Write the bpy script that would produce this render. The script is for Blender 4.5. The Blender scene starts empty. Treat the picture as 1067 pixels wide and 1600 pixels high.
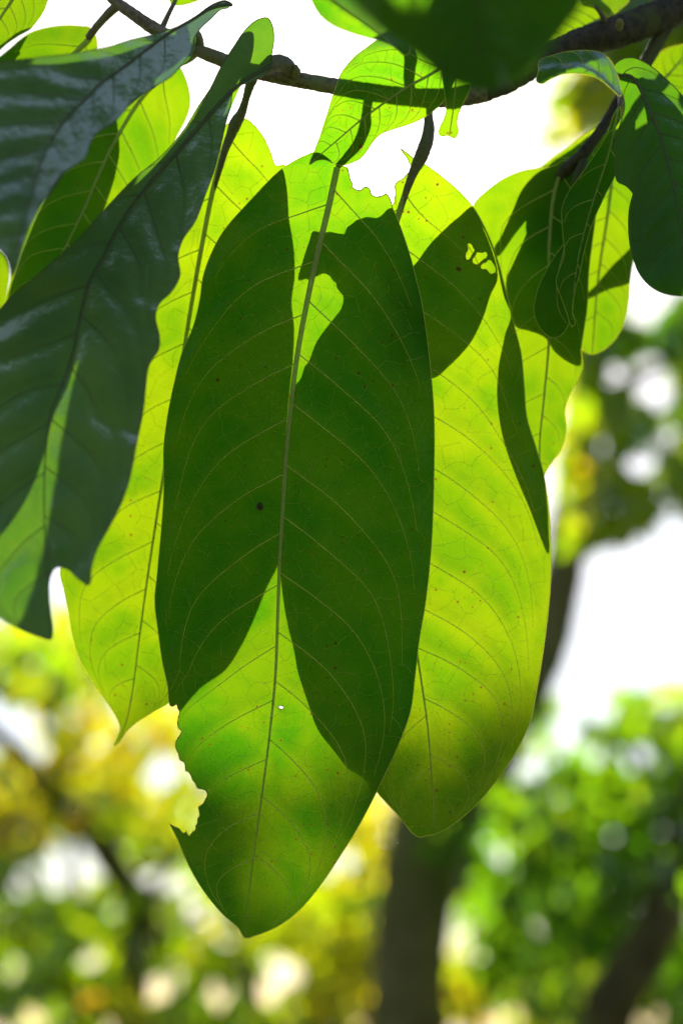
import bpy, math, random
import numpy as np
from mathutils import Vector, Matrix
from mathutils.geometry import delaunay_2d_cdt

random.seed(7)
RNG = np.random.default_rng(11)
SC = bpy.context.scene
COL = SC.collection

# ------------------------------------------------------------------ camera
W0, H0 = 1067.0, 1600.0                 # frame in which the layout was measured
FPX = W0 * 50.0 / 24.0                  # 50 mm lens on a 24 mm wide (upright) sensor
PITCH = math.radians(20.0)
CAM_LOC = Vector((0, 0, 1.6))
cam_d = bpy.data.cameras.new('camera')
cam = bpy.data.objects.new('camera', cam_d)
COL.objects.link(cam)
cam.location = CAM_LOC
cam.rotation_euler = (math.radians(90) + PITCH, 0, 0)
cam_d.sensor_fit = 'HORIZONTAL'
cam_d.sensor_width = 24.0
cam_d.lens = 50.0
cam_d.clip_start = 0.02
cam_d.clip_end = 2000
cam_d.dof.use_dof = True
cam_d.dof.focus_distance = 0.571
cam_d.dof.aperture_fstop = 3.7
cam_d.dof.aperture_blades = 11
cam_d.dof.aperture_rotation = 0.2
SC.camera = cam

# ------------------------------------------------------------------ light
SUN_PX = (600.0, 140.0)                 # the sun stands behind the leaves, high in the frame
CR = Matrix.Rotation(math.radians(90) + PITCH, 3, 'X')
sun_c = Vector(((SUN_PX[0] - W0 / 2) / FPX, -(SUN_PX[1] - H0 / 2) / FPX, -1.0)).normalized()
sun_w = (CR @ sun_c).normalized()
elev = math.asin(sun_w.z)
azim = math.atan2(sun_w.x, sun_w.y)     # from +Y towards +X
world = bpy.data.worlds.new('World')
SC.world = world
world.use_nodes = True
nt = world.node_tree
for n in list(nt.nodes):
    nt.nodes.remove(n)
sky = nt.nodes.new('ShaderNodeTexSky')
sky.sky_type = 'NISHITA'
sky.sun_disc = False
sky.sun_elevation = elev
sky.sun_rotation = azim
sky.air_density = 1.0
sky.dust_density = 1.2
sky.ozone_density = 1.0
bg = nt.nodes.new('ShaderNodeBackground')
bg.inputs['Strength'].default_value = 0.05
wo = nt.nodes.new('ShaderNodeOutputWorld')
nt.links.new(sky.outputs[0], bg.inputs[0])
nt.links.new(bg.outputs[0], wo.inputs[0])

sun_d = bpy.data.lights.new('sun', 'SUN')
sun_d.energy = 5.0
sun_d.angle = math.radians(1.0)
sun_d.color = (1.0, 0.95, 0.86)
sun = bpy.data.objects.new('sun', sun_d)
COL.objects.link(sun)
sun.location = (0, 0, 6)
sun.rotation_euler = sun_w.to_track_quat('Z', 'Y').to_euler()

SC.render.engine = 'CYCLES'
SC.view_settings.view_transform = 'Standard'
SC.view_settings.look = 'None'
SC.view_settings.exposure = 1.5
SC.view_settings.gamma = 1.0
SC.view_settings.use_curve_mapping = False
SC.cycles.use_denoising = True
SC.cycles.max_bounces = 7
SC.cycles.diffuse_bounces = 4
SC.cycles.transmission_bounces = 6
SC.cycles.use_adaptive_sampling = True
SC.cycles.adaptive_threshold = 0.03
SC.cycles.caustics_reflective = False
SC.cycles.caustics_refractive = False
SC.cycles.transparent_max_bounces = 8
SC.cycles.sample_clamp_indirect = 8.0

# ------------------------------------------------------------------ layout helpers
CRn = np.array(CR)
CL = np.array(CAM_LOC)


def to_world(px, py, z):
    """points at distance z along the view axis, from measured frame positions"""
    px = np.asarray(px, float); py = np.asarray(py, float); z = np.asarray(z, float)
    c = np.stack([(px - W0 / 2) / FPX * z, -(py - H0 / 2) / FPX * z, -z], -1)
    return c @ CRn.T + CL


SUNC = np.array(sun_c)
SUND = np.array([SUNC[0] / -SUNC[2], SUNC[1] / -SUNC[2]])   # lateral travel per metre of depth


def along_sun(px, py, z0, z1):
    """where the sun ray through (px,py,z0) passes the depth z1"""
    x = (px - W0 / 2) / FPX * z0 + SUND[0] * (z1 - z0)
    y = -(py - H0 / 2) / FPX * z0 + SUND[1] * (z1 - z0)
    return x / z1 * FPX + W0 / 2, H0 / 2 - y / z1 * FPX


def catmull(P, closed=False, step=4.0):
    P = np.asarray(P, float)
    n = len(P)
    out = []
    rng = range(n) if closed else range(n - 1)
    for i in rng:
        if closed:
            p0, p1, p2, p3 = P[(i - 1) % n], P[i], P[(i + 1) % n], P[(i + 2) % n]
        else:
            p0 = P[i - 1] if i > 0 else 2 * P[0] - P[1]
            p1, p2 = P[i], P[i + 1]
            p3 = P[i + 2] if i + 2 < n else 2 * P[-1] - P[-2]
        L = np.linalg.norm(p2 - p1)
        k = max(1, int(math.ceil(L / step)))
        d1 = max(np.linalg.norm(p1 - p0), 1e-9) ** .5
        d2 = max(L, 1e-9) ** .5
        d3 = max(np.linalg.norm(p3 - p2), 1e-9) ** .5
        m1 = (p1 - p0) / d1 - (p2 - p0) / (d1 + d2) + (p2 - p1) / d2
        m2 = (p2 - p1) / d2 - (p3 - p1) / (d2 + d3) + (p3 - p2) / d3
        m1 *= d2; m2 *= d2
        for j in range(k):
            t = j / k
            t2, t3 = t * t, t * t * t
            out.append((2 * t3 - 3 * t2 + 1) * p1 + (t3 - 2 * t2 + t) * m1 + (-2 * t3 + 3 * t2) * p2 + (t3 - t2) * m2)
    if not closed:
        out.append(P[-1])
    return np.array(out)


def inside(pts, poly):
    x, y = pts[:, 0], pts[:, 1]
    res = np.zeros(len(pts), bool)
    n = len(poly)
    j = n - 1
    for i in range(n):
        xi, yi = poly[i]; xj, yj = poly[j]
        if yi != yj:
            c = ((yi > y) != (yj > y)) & (x < (xj - xi) * (y - yi) / (yj - yi) + xi)
            res ^= c
        j = i
    return res


class Noise2:
    """smooth random field, sum of sines"""
    def __init__(self, seed, scale):
        r = np.random.default_rng(seed)
        a = r.uniform(0, 2 * math.pi, 8)
        k = r.uniform(.6, 1.6, 8) / scale
        self.kx, self.ky, self.ph = k * np.cos(a), k * np.sin(a), r.uniform(0, 6.28, 8)

    def __call__(self, x, y):
        s = 0
        for kx, ky, p in zip(self.kx, self.ky, self.ph):
            s = s + np.sin(kx * x + ky * y + p)
        return s / 8 * 1.6


# ------------------------------------------------------------------ materials
def new_mat(name):
    m = bpy.data.materials.new(name)
    m.use_nodes = True
    t = m.node_tree
    for n in list(t.nodes):
        t.nodes.remove(n)
    return m, t


def N(t, kind, **kw):
    n = t.nodes.new(kind)
    for k, v in kw.items():
        if k.startswith('i_'):
            n.inputs[k[2:].replace('_', ' ')].default_value = v
        else:
            setattr(n, k, v)
    return n


def math_node(t, op, a, b=None, c=None, clamp=False):
    n = t.nodes.new('ShaderNodeMath'); n.operation = op; n.use_clamp = clamp
    for i, v in enumerate((a, b, c)):
        if v is None:
            continue
        if isinstance(v, (int, float)):
            n.inputs[i].default_value = v
        else:
            t.links.new(v, n.inputs[i])
    return n.outputs[0]


def mix_col(t, fac, a, b, blend='MIX'):
    n = t.nodes.new('ShaderNodeMix'); n.data_type = 'RGBA'; n.blend_type = blend
    for idx, v in ((0, fac), (6, a), (7, b)):
        if isinstance(v, (int, float)):
            n.inputs[idx].default_value = v
        elif isinstance(v, tuple):
            n.inputs[idx].default_value = (*v, 1) if len(v) == 3 else v
        else:
            t.links.new(v, n.inputs[idx])
    return n.outputs[2]


def ramp(t, v, lo, hi):
    n = t.nodes.new('ShaderNodeMapRange'); n.clamp = True
    n.interpolation_type = 'SMOOTHSTEP'
    n.inputs[1].default_value = lo; n.inputs[2].default_value = hi
    t.links.new(v, n.inputs[0])
    return n.outputs[0]


def leaf_mat(name, R, T, T2, gloss=.25, rough=.42, spots=1.0, net=1.0, seed=0.0, fwd=.025, big=1.0, wrinkle=.0):
    """thin living leaf: diffuse + translucent + a waxy coat, a fine net of veinlets, spots"""
    m, t = new_mat(name)
    L = t.links.new
    uv = N(t, 'ShaderNodeUVMap'); uv.uv_map = 'UVMap'
    mp = N(t, 'ShaderNodeMapping'); mp.inputs['Location'].default_value = (seed, seed * 1.7, 0)
    L(uv.outputs[0], mp.inputs[0])
    P = mp.outputs[0]
    # warp
    nz = N(t, 'ShaderNodeTexNoise'); nz.noise_dimensions = '2D'; nz.inputs['Scale'].default_value = 1.6; nz.inputs['Detail'].default_value = 3
    L(P, nz.inputs['Vector'])
    wv = N(t, 'ShaderNodeVectorMath', operation='MULTIPLY_ADD')
    L(nz.outputs['Color'], wv.inputs[0]); wv.inputs[1].default_value = (.28, .28, 0); L(P, wv.inputs[2])

    def cells(scale, vec):
        v = N(t, 'ShaderNodeTexVoronoi', voronoi_dimensions='2D', feature='DISTANCE_TO_EDGE')
        v.inputs['Scale'].default_value = scale
        L(vec, v.inputs['Vector'])
        return v.outputs['Distance']
    e1 = cells(.85, wv.outputs[0])          # ~1.1 cm meshes between the side veins
    e2 = cells(2.9, wv.outputs[0])          # finer meshes
    e3 = cells(9.0, P)
    l1 = math_node(t, 'SUBTRACT', 1.0, ramp(t, e1, .006, .032))
    l2 = math_node(t, 'SUBTRACT', 1.0, ramp(t, e2, .008, .055))
    l3 = math_node(t, 'SUBTRACT', 1.0, ramp(t, e3, .02, .2))
    # broken visibility of the net
    nb = N(t, 'ShaderNodeTexNoise'); nb.noise_dimensions = '2D'; nb.inputs['Scale'].default_value = .8; nb.inputs['Detail'].default_value = 2
    L(P, nb.inputs['Vector'])
    vis = ramp(t, nb.outputs['Fac'], .35, .62)
    dv = N(t, 'ShaderNodeAttribute', attribute_name='dv').outputs['Fac']       # cm to nearest side vein
    near = math_node(t, 'SUBTRACT', 1.0, ramp(t, dv, .02, .5))
    line = math_node(t, 'MAXIMUM', math_node(t, 'MULTIPLY', l1, math_node(t, 'MULTIPLY', vis, .30 * big)),
                     math_node(t, 'MULTIPLY', l2, math_node(t, 'MULTIPLY_ADD', vis, .26, .14)))
    line = math_node(t, 'MAXIMUM', line, math_node(t, 'MULTIPLY', l3, .24))
    line = math_node(t, 'MULTIPLY', line, net)
    # broad tone
    nl = N(t, 'ShaderNodeTexNoise'); nl.noise_dimensions = '2D'; nl.inputs['Scale'].default_value = .32; nl.inputs['Detail'].default_value = 4; nl.inputs['Roughness'].default_value = .55
    L(P, nl.inputs['Vector'])
    tone = ramp(t, nl.outputs['Fac'], .32, .68)
    nf = N(t, 'ShaderNodeTexNoise'); nf.noise_dimensions = '2D'; nf.inputs['Scale'].default_value = 22; nf.inputs['Detail'].default_value = 2
    L(P, nf.inputs['Vector'])
    Tc = mix_col(t, tone, T, T2)
    Tc = mix_col(t, math_node(t, 'MULTIPLY', near, .32), Tc, (T2[0] * 1.15, T2[1] * 1.1, T2[2] * 1.5))
    fine = math_node(t, 'MULTIPLY_ADD', nf.outputs['Fac'], .5, .75)
    Tc = mix_col(t, 1.0, Tc, mix_col(t, fine, (0, 0, 0), (1, 1, 1)), 'MULTIPLY')
    Tc = mix_col(t, math_node(t, 'MULTIPLY', line, .55), Tc, (T2[0] * 1.35, T2[1] * 1.25, T2[2] * 4 + .006))
    Rc = mix_col(t, tone, R, (R[0] * 1.35, R[1] * 1.2, R[2] * 1.0))
    Rc = mix_col(t, line, Rc, (.10, .15, .02))
    # brown specks
    if spots > 0:
        def dots(scale, rad, keep, vec):
            v = N(t, 'ShaderNodeTexVoronoi', voronoi_dimensions='2D', feature='F1')
            v.inputs['Scale'].default_value = scale
            L(vec, v.inputs['Vector'])
            sep = N(t, 'ShaderNodeSeparateColor'); L(v.outputs['Color'], sep.inputs[0])
            k = math_node(t, 'GREATER_THAN', sep.outputs[0], keep)
            r = math_node(t, 'MULTIPLY_ADD', sep.outputs[1], rad, rad * .5)
            d = math_node(t, 'SUBTRACT', r, v.outputs['Distance'])
            return math_node(t, 'MULTIPLY', ramp(t, d, 0, rad * .45), k), math_node(t, 'MULTIPLY', ramp(t, d, -rad * 1.4, rad * .3), k)
        cl = N(t, 'ShaderNodeTexNoise'); cl.noise_dimensions = '2D'; cl.inputs['Scale'].default_value = .35
        L(P, cl.inputs['Vector'])
        clm = ramp(t, cl.outputs['Fac'], .52, .6)
        a, ah = dots(.9, .04, .88, P)
        big_a, big_h = dots(.33, .022, .80, wv.outputs[0])
        a = math_node(t, 'MAXIMUM', a, big_a); ah = math_node(t, 'MAXIMUM', ah, big_h)
        b, bh = dots(3.2, .11, .82, P)
        b = math_node(t, 'MULTIPLY', b, clm); bh = math_node(t, 'MULTIPLY', bh, clm)
        sp = math_node(t, 'MULTIPLY', math_node(t, 'MAXIMUM', a, b), spots, clamp=True)
        ha = math_node(t, 'MULTIPLY', math_node(t, 'MAXIMUM', ah, bh), .35 * spots, clamp=True)
        Tc = mix_col(t, ha, Tc, (.13, .085, .002))
        Tc = mix_col(t, sp, Tc, (.035, .014, .002))
        Rc = mix_col(t, sp, Rc, (.06, .03, .012))
    hb = math_node(t, 'MULTIPLY_ADD', line, .8, math_node(t, 'MULTIPLY', nf.outputs['Fac'], .25))
    if wrinkle:
        nw = N(t, 'ShaderNodeTexNoise'); nw.noise_dimensions = '2D'; nw.inputs['Scale'].default_value = 1.9; nw.inputs['Detail'].default_value = 3
        L(P, nw.inputs['Vector'])
        hb = math_node(t, 'MULTIPLY_ADD', nw.outputs['Fac'], 3.2 * wrinkle, hb)
    bmp = N(t, 'ShaderNodeBump'); bmp.inputs['Strength'].default_value = .35; bmp.inputs['Distance'].default_value = .0006
    L(hb, bmp.inputs['Height'])
    di = N(t, 'ShaderNodeBsdfDiffuse'); L(Rc, di.inputs[0]); L(bmp.outputs[0], di.inputs['Normal'])
    tr = N(t, 'ShaderNodeBsdfTranslucent'); L(Tc, tr.inputs[0]); L(bmp.outputs[0], tr.inputs['Normal'])
    # leaf tissue scatters forward: part of the light leaves in a broad lobe around its old direction
    rf = N(t, 'ShaderNodeBsdfRefraction'); L(Tc, rf.inputs[0]); rf.inputs['Roughness'].default_value = .9; rf.inputs['IOR'].default_value = 1.2
    tm = N(t, 'ShaderNodeMixShader'); tm.inputs[0].default_value = fwd; L(tr.outputs[0], tm.inputs[1]); L(rf.outputs[0], tm.inputs[2])
    ad = N(t, 'ShaderNodeAddShader'); L(di.outputs[0], ad.inputs[0]); L(tm.outputs[0], ad.inputs[1])
    gl = N(t, 'ShaderNodeBsdfGlossy'); gl.inputs['Roughness'].default_value = rough; L(bmp.outputs[0], gl.inputs['Normal'])
    lw = N(t, 'ShaderNodeFresnel'); lw.inputs[0].default_value = 1.42; L(bmp.outputs[0], lw.inputs['Normal'])
    fac = math_node(t, 'MULTIPLY', lw.outputs[0], gloss * 4, clamp=True)
    mx = N(t, 'ShaderNodeMixShader'); L(fac, mx.inputs[0]); L(ad.outputs[0], mx.inputs[1]); L(gl.outputs[0], mx.inputs[2])
    out = N(t, 'ShaderNodeOutputMaterial'); L(mx.outputs[0], out.inputs[0])
    return m


def vein_mat(name, R, T, rough=.5):
    m, t = new_mat(name)
    L = t.links.new
    tc = N(t, 'ShaderNodeTexCoord')
    nz = N(t, 'ShaderNodeTexNoise'); nz.inputs['Scale'].default_value = 400; L(tc.outputs['Object'], nz.inputs['Vector'])
    c = mix_col(t, nz.outputs['Fac'], tuple(x * .75 for x in R), tuple(x * 1.2 for x in R))
    di = N(t, 'ShaderNodeBsdfDiffuse'); L(c, di.inputs[0])
    tr = N(t, 'ShaderNodeBsdfTranslucent'); tr.inputs[0].default_value = (*T, 1)
    ad = N(t, 'ShaderNodeAddShader'); L(di.outputs[0], ad.inputs[0]); L(tr.outputs[0], ad.inputs[1])
    gl = N(t, 'ShaderNodeBsdfGlossy'); gl.inputs['Roughness'].default_value = rough
    mx = N(t, 'ShaderNodeMixShader'); mx.inputs[0].default_value = .05; L(ad.outputs[0], mx.inputs[1]); L(gl.outputs[0], mx.inputs[2])
    out = N(t, 'ShaderNodeOutputMaterial'); L(mx.outputs[0], out.inputs[0])
    return m


def bark_mat(name, a, b, c, scale=260.0, depth=.0008, rough=.8):
    m, t = new_mat(name)
    L = t.links.new
    tc = N(t, 'ShaderNodeTexCoord')
    n1 = N(t, 'ShaderNodeTexNoise'); n1.inputs['Scale'].default_value = scale; n1.inputs['Detail'].default_value = 6; n1.inputs['Roughness'].default_value = .65
    L(tc.outputs['Object'], n1.inputs['Vector'])
    n2 = N(t, 'ShaderNodeTexNoise'); n2.inputs['Scale'].default_value = scale * .17; n2.inputs['Detail'].default_value = 4
    L(tc.outputs['Object'], n2.inputs['Vector'])
    col = mix_col(t, ramp(t, n1.outputs['Fac'], .35, .65), a, b)
    col = mix_col(t, ramp(t, n2.outputs['Fac'], .52, .66), col, c)
    bp = N(t, 'ShaderNodeBump'); bp.inputs['Strength'].default_value = .8; bp.inputs['Distance'].default_value = depth
    L(n1.outputs['Fac'], bp.inputs['Height'])
    pr = N(t, 'ShaderNodeBsdfPrincipled'); pr.inputs['Roughness'].default_value = rough
    L(col, pr.inputs['Base Color']); L(bp.outputs[0], pr.inputs['Normal'])
    out = N(t, 'ShaderNodeOutputMaterial'); L(pr.outputs[0], out.inputs[0])
    return m


M = {}
M['under'] = leaf_mat('leaf_underside', big=0.0, wrinkle=.45, R=(.008, .080, .002), T=(.022, .094, .0003), T2=(.064, .116, .0004), gloss=.03, rough=.5, seed=3.1)
M['under2'] = leaf_mat('leaf_underside_pale', big=0.0, wrinkle=.45, R=(.008, .080, .002), T=(.050, .114, .0003), T2=(.100, .145, .0004), gloss=.03, rough=.5, spots=1.0, seed=11.3)
M['thin'] = leaf_mat('leaf_young', (.008, .080, .002), (.036, .098, .0003), (.080, .126, .0004), gloss=.03, rough=.5, spots=.6, net=.7, seed=23.7)
M['upper'] = leaf_mat('leaf_upper_side', (.072, .130, .056), (.020, .060, .0012), (.036, .078, .0015), gloss=.13, rough=.72, spots=.3, net=.5, seed=37.9, wrinkle=.9)
M['deep'] = leaf_mat('leaf_upper_side_deep', (.012, .058, .008), (.022, .080, .0006), (.040, .096, .0008), gloss=.12, rough=.42, spots=.3, net=.5, seed=51.9, wrinkle=.6)
M['vein'] = vein_mat('leaf_vein', (.22, .25, .06), (.64, .63, .10))
M['midrib'] = vein_mat('leaf_midrib', (.19, .22, .055), (.42, .45, .04))
M['rim'] = vein_mat('dried_leaf_edge', (.13, .075, .03), (.24, .14, .03))
M['vein_dark'] = vein_mat('leaf_vein_upper', (.07, .075, .03), (.10, .10, .01))
M['petiole'] = bark_mat('petiole_skin', (.10, .075, .04), (.17, .13, .07), (.12, .12, .05), scale=600, depth=.0002, rough=.6)
M['bark'] = bark_mat('branch_bark', (.12, .085, .062), (.27, .21, .155), (.20, .18, .11), scale=420, depth=.0006)
M['bark_dark'] = bark_mat('old_branch_bark', (.022, .016, .010), (.075, .056, .032), (.08, .08, .02), scale=260, depth=.0014)
M['trunk'] = bark_mat('trunk_bark', (.065, .045, .008), (.15, .11, .025), (.10, .105, .014), scale=14, depth=.02)
M['trunk_pale'] = bark_mat('pale_trunk_bark', (.12, .098, .034), (.24, .20, .08), (.16, .16, .04), scale=14, depth=.02)
M['speck'] = bark_mat('dead_leaf_tissue', (.02, .012, .006), (.05, .03, .015), (.03, .02, .01), scale=900, depth=.0002)


# ------------------------------------------------------------------ mesh helpers
def link(name, verts, faces, mat, parent=None, origin=None, smooth=True):
    verts = np.asarray(verts, float)
    origin = verts.mean(0) if origin is None else np.asarray(origin, float)
    me = bpy.data.meshes.new(name)
    me.from_pydata((verts - origin).tolist(), [], [list(f) for f in faces])
    me.materials.append(mat)
    if smooth:
        me.polygons.foreach_set('use_smooth', [True] * len(me.polygons))
    me.update()
    o = bpy.data.objects.new(name, me)
    COL.objects.link(o)
    o.location = Vector(origin)
    if parent is not None:
        attach(o, parent)
    return o


ORIG = {}


def attach(o, parent):
    """parent without moving: nothing here is rotated or scaled, so subtract the parent's place"""
    w = Vector(o.location)
    o.parent = parent
    p = parent; acc = Vector((0, 0, 0))
    while p is not None:
        acc += p.location
        p = p.parent
    o.location = w - acc


def tube_geo(P, R, sides=8, rough=0.0, seed=0):
    P = np.asarray(P, float); R = np.asarray(R, float)
    n = len(P)
    T = np.gradient(P, axis=0)
    T /= np.linalg.norm(T, axis=1)[:, None] + 1e-12
    u = np.cross(T[0], [0.13, 0.77, 0.41]); u /= np.linalg.norm(u)
    r = np.random.default_rng(seed)
    V, F = [], []
    for i in range(n):
        u = u - T[i] * np.dot(u, T[i]); u /= np.linalg.norm(u)
        w = np.cross(T[i], u)
        for k in range(sides):
            a = 2 * math.pi * k / sides
            rr = R[i] * (1 + rough * r.uniform(-1, 1))
            V.append(P[i] + rr * (math.cos(a) * u + math.sin(a) * w))
    for i in range(n - 1):
        for k in range(sides):
            k2 = (k + 1) % sides
            F.append((i * sides + k, i * sides + k2, (i + 1) * sides + k2, (i + 1) * sides + k))
    V.append(P[0] - T[0] * R[0] * .5); V.append(P[-1] + T[-1] * R[-1] * .8)
    a, b = len(V) - 2, len(V) - 1
    for k in range(sides):
        k2 = (k + 1) % sides
        F.append((a, k2, k)); F.append((b, (n - 1) * sides + k, (n - 1) * sides + k2))
    return V, F


def tube(name, pts, mat, parent, sides=10, step=6.0, rough=0.0, seed=0):
    """pts: (px, py, depth, radius in px) rows"""
    A = np.asarray(pts, float)
    A = catmull(A, False, step)
    P = to_world(A[:, 0], A[:, 1], A[:, 2])
    R = np.maximum(A[:, 3], .3) * A[:, 2] / FPX
    V, F = tube_geo(P, R, sides, rough, seed)
    return link(name, V, F, mat, parent, origin=P[0])


def empty(name, loc):
    o = bpy.data.objects.new(name, None)
    COL.objects.link(o)
    o.location = Vector(loc)
    o.empty_display_size = .05
    return o


def tag(o, label=None, cat=None, group=None, kind=None):
    if label: o['label'] = label
    if cat: o['category'] = cat
    if group: o['group'] = group
    if kind: o['kind'] = kind
    return o


# ------------------------------------------------------------------ leaves
class Blade:
    """depth of a leaf blade: along its midrib from base to tip, bent, and sloping or curling away from the midrib"""
    def __init__(self, mid, zb, zt, bend=0, sl=0, sr=0, curl=0, wave=.0012, seed=0, zfun=None):
        self.mid = catmull(mid, False, 8)
        d = np.r_[0, np.cumsum(np.linalg.norm(np.diff(self.mid, axis=0), axis=1))]
        self.s = d / d[-1]
        self.L = d[-1]
        self.tan = np.gradient(self.mid, axis=0); self.tan /= np.linalg.norm(self.tan, axis=1)[:, None]
        self.zb, self.zt, self.bend, self.sl, self.sr, self.curl, self.wave = zb, zt, bend, sl, sr, curl, wave
        self.n1 = Noise2(seed * 7 + 1, 70); self.n2 = Noise2(seed * 7 + 2, 28)
        self.zfun = zfun

    def st(self, p):
        p = np.atleast_2d(p)
        d2 = ((p[:, None, :] - self.mid[None]) ** 2).sum(-1)
        i = d2.argmin(1)
        v = p - self.mid[i]
        t = self.tan[i]
        along = (v * t).sum(1)
        side = t[:, 0] * v[:, 1] - t[:, 1] * v[:, 0]     # >0 : left of travel on a y-down page = screen left when hanging down
        dist = np.sqrt(np.maximum(d2[np.arange(len(p)), i] - along ** 2 * ((i > 0) & (i < len(self.mid) - 1)), 0))
        s = self.s[i] + along / self.L
        return s, np.where(side >= 0, dist, -dist)

    def z(self, p):
        p = np.atleast_2d(np.asarray(p, float))
        if self.zfun is not None:
            return self.zfun(p)
        out = np.empty(len(p))
        for k in range(0, len(p), 4000):
            q = p[k:k + 4000]
            s, t = self.st(q)
            a = np.abs(t) / 100
            zz = self.zb + (self.zt - self.zb) * s + self.bend * 4 * s * (1 - s)
            zz = zz + np.where(t >= 0, self.sl, self.sr) * np.sqrt(a * a + .01) + self.curl * a * a
            zz = zz + self.wave * (self.n1(q[:, 0], q[:, 1]) * np.minimum(a, 1.5) + .35 * self.n2(q[:, 0], q[:, 1]) * np.minimum(a, 1))
            out[k:k + 4000] = zz
        return out


def shade_edge(pts, target, caster):
    """edge of the caster whose shadow falls on the given line of the target blade"""
    pts = np.asarray(pts, float)
    z0 = target.z(pts)
    q = pts.copy()
    for _ in range(6):
        z1 = caster.z(q)
        x, y = along_sun(pts[:, 0], pts[:, 1], z0, z1)
        q = np.stack([x, y], -1)
    return q.tolist()


def behind(blade, gap):  # depth for unseen leaves added close behind a blade to shade it
    return lambda p: blade.z(p) + gap


ROOT = None


def leaf(outline, blade, mat, label=None, holes=(), res=9.0, nveins=11, vein_r=1.5, mid_r=3.6, full=None,
         petiole=None, pucker=.0015, margin=True, veins='vein', vsign=-1.0, first=.03, net=0, rims=(), margin_r=.75):
    """one leaf: the blade is the part; midrib, each side vein, margin and stalk are its sub-parts"""
    out = catmull(outline, True, max(3.0, res * .5))
    full_o = catmull(full, True, 6) if full is not None else out
    mn, mx = out.min(0), out.max(0)
    # inner points on a jittered hexagonal grid
    gx = np.arange(mn[0], mx[0], res); gy = np.arange(mn[1], mx[1], res * .866)
    X, Y = np.meshgrid(gx, gy); X = X + (np.arange(len(gy)) % 2)[:, None] * res / 2
    G = np.stack([X.ravel(), Y.ravel()], -1) + RNG.uniform(-.12, .12, (X.size, 2)) * res
    G = G[inside(G, out)]
    # keep away from the outline
    d2 = np.full(len(G), 1e9)
    for k in range(0, len(G), 3000):
        d2[k:k + 3000] = ((G[k:k + 3000, None, :] - out[None]) ** 2).sum(-1).min(1)
    G = G[d2 > (res * .45) ** 2]
    loops = [out]
    hp = []
    for h in holes:
        h = np.asarray(h, float); hp.append(h)
        G = G[~inside(G, h)]
        loops.append(h)
    pts = []; edges = []
    for lp in loops:
        b = len(pts); n = len(lp)
        pts += lp.tolist(); edges += [(b + i, b + (i + 1) % n) for i in range(n)]
    pts += G.tolist()
    r = delaunay_2d_cdt([Vector(p) for p in pts], edges, [], 0, 1e-4)
    V2 = np.array([(v.x, v.y) for v in r[0]]); F = np.array([list(f) for f in r[2] if len(f) == 3])
    cen = V2[F].mean(1)
    ok = inside(cen, out)
    for h in hp:
        ok &= ~inside(cen, h)
    F = F[ok]
    used = np.unique(F); remap = -np.ones(len(V2), int); remap[used] = np.arange(len(used))
    V2 = V2[used]; F = remap[F]
    # side veins
    lines = []
    if nveins:
        mid = blade.mid
        nn = np.stack([-blade.tan[:, 1], blade.tan[:, 0]], -1)     # towards +side

        def width(i, sg):
            o = mid[i]; d = nn[i] * sg
            p, q = full_o, np.roll(full_o, -1, 0)
            e = q - p
            den = d[0] * e[:, 1] - d[1] * e[:, 0]
            den = np.where(np.abs(den) < 1e-9, 1e-9, den)
            w = p - o
            t = (w[:, 0] * e[:, 1] - w[:, 1] * e[:, 0]) / den
            u = (w[:, 0] * d[1] - w[:, 1] * d[0]) / den
            g = (u >= 0) & (u <= 1) & (t > 1)
            return t[g].min() if g.any() else 0.0
        for sg in (1, -1):
            Wd = np.array([width(i, sg) for i in range(len(mid))])
            k = np.ones(9) / 9
            Ws = np.convolve(np.pad(Wd, 4, 'edge'), k, 'valid')
            sp = 1.0 / (nveins + .6)
            for j in range(nveins):
                s0 = first + (j + (.28 if sg > 0 else .0) + random.uniform(-.1, .1)) * sp * (1 - first)
                f = np.linspace(0, .93, 26)
                i0 = np.searchsorted(blade.s, s0)
                if i0 >= len(mid) - 2:
                    continue
                wl = max(Ws[min(i0 + 3, len(mid) - 1)], 10)
                ds = (f * .64 + .36 * f ** 3 + (.8 if nveins > 9 else .5) * f ** 8) * min(wl, 240) / blade.L * random.uniform(.92, 1.08)
                s = s0 + ds
                x = np.interp(s, blade.s, mid[:, 0]); y = np.interp(s, blade.s, mid[:, 1])
                nx = np.interp(s, blade.s, nn[:, 0]) * sg; ny = np.interp(s, blade.s, nn[:, 1]) * sg
                w = np.interp(s, blade.s, Ws) * (s < 1) + 1
                w = np.maximum(w, 1)
                fr = f - .05 * f ** 8 + .012 * np.sin(f * 13 + j * 2.1) * f
                line = np.stack([x + nx * w * fr, y + ny * w * fr], -1)
                good = inside(line, out) & (s < .985)
                for h in hp:
                    good &= ~inside(line, h)
                bad = np.where(~good[1:])[0]
                if len(bad):
                    line = line[:max(bad[0] + 1, 0)]
                if len(line) >= 5:
                    lines.append((line, 1.0 - .25 * s0))
    mp = blade.mid[inside(blade.mid, out)]
    src = [l for l, _ in lines] + ([mp] if len(mp) else [])
    if src:
        S = np.concatenate([catmull(l, False, 5) for l in src])
        dv = np.empty(len(V2))
        for k in range(0, len(V2), 2500):
            dv[k:k + 2500] = np.sqrt(((V2[k:k + 2500, None, :] - S[None]) ** 2).sum(-1).min(1))
    else:
        dv = np.full(len(V2), 40.0)

    def lift(p):
        if not src:
            return 0 * p[:, 0]
        d = np.sqrt(((p[:, None, :] - S[None]) ** 2).sum(-1).min(1))
        return pucker * (1 - np.exp(-(d / 16) ** 2))
    z = blade.z(V2) + pucker * (1 - np.exp(-(dv / 16) ** 2))
    P = to_world(V2[:, 0], V2[:, 1], z)
    b0 = blade.mid[:1]
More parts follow.
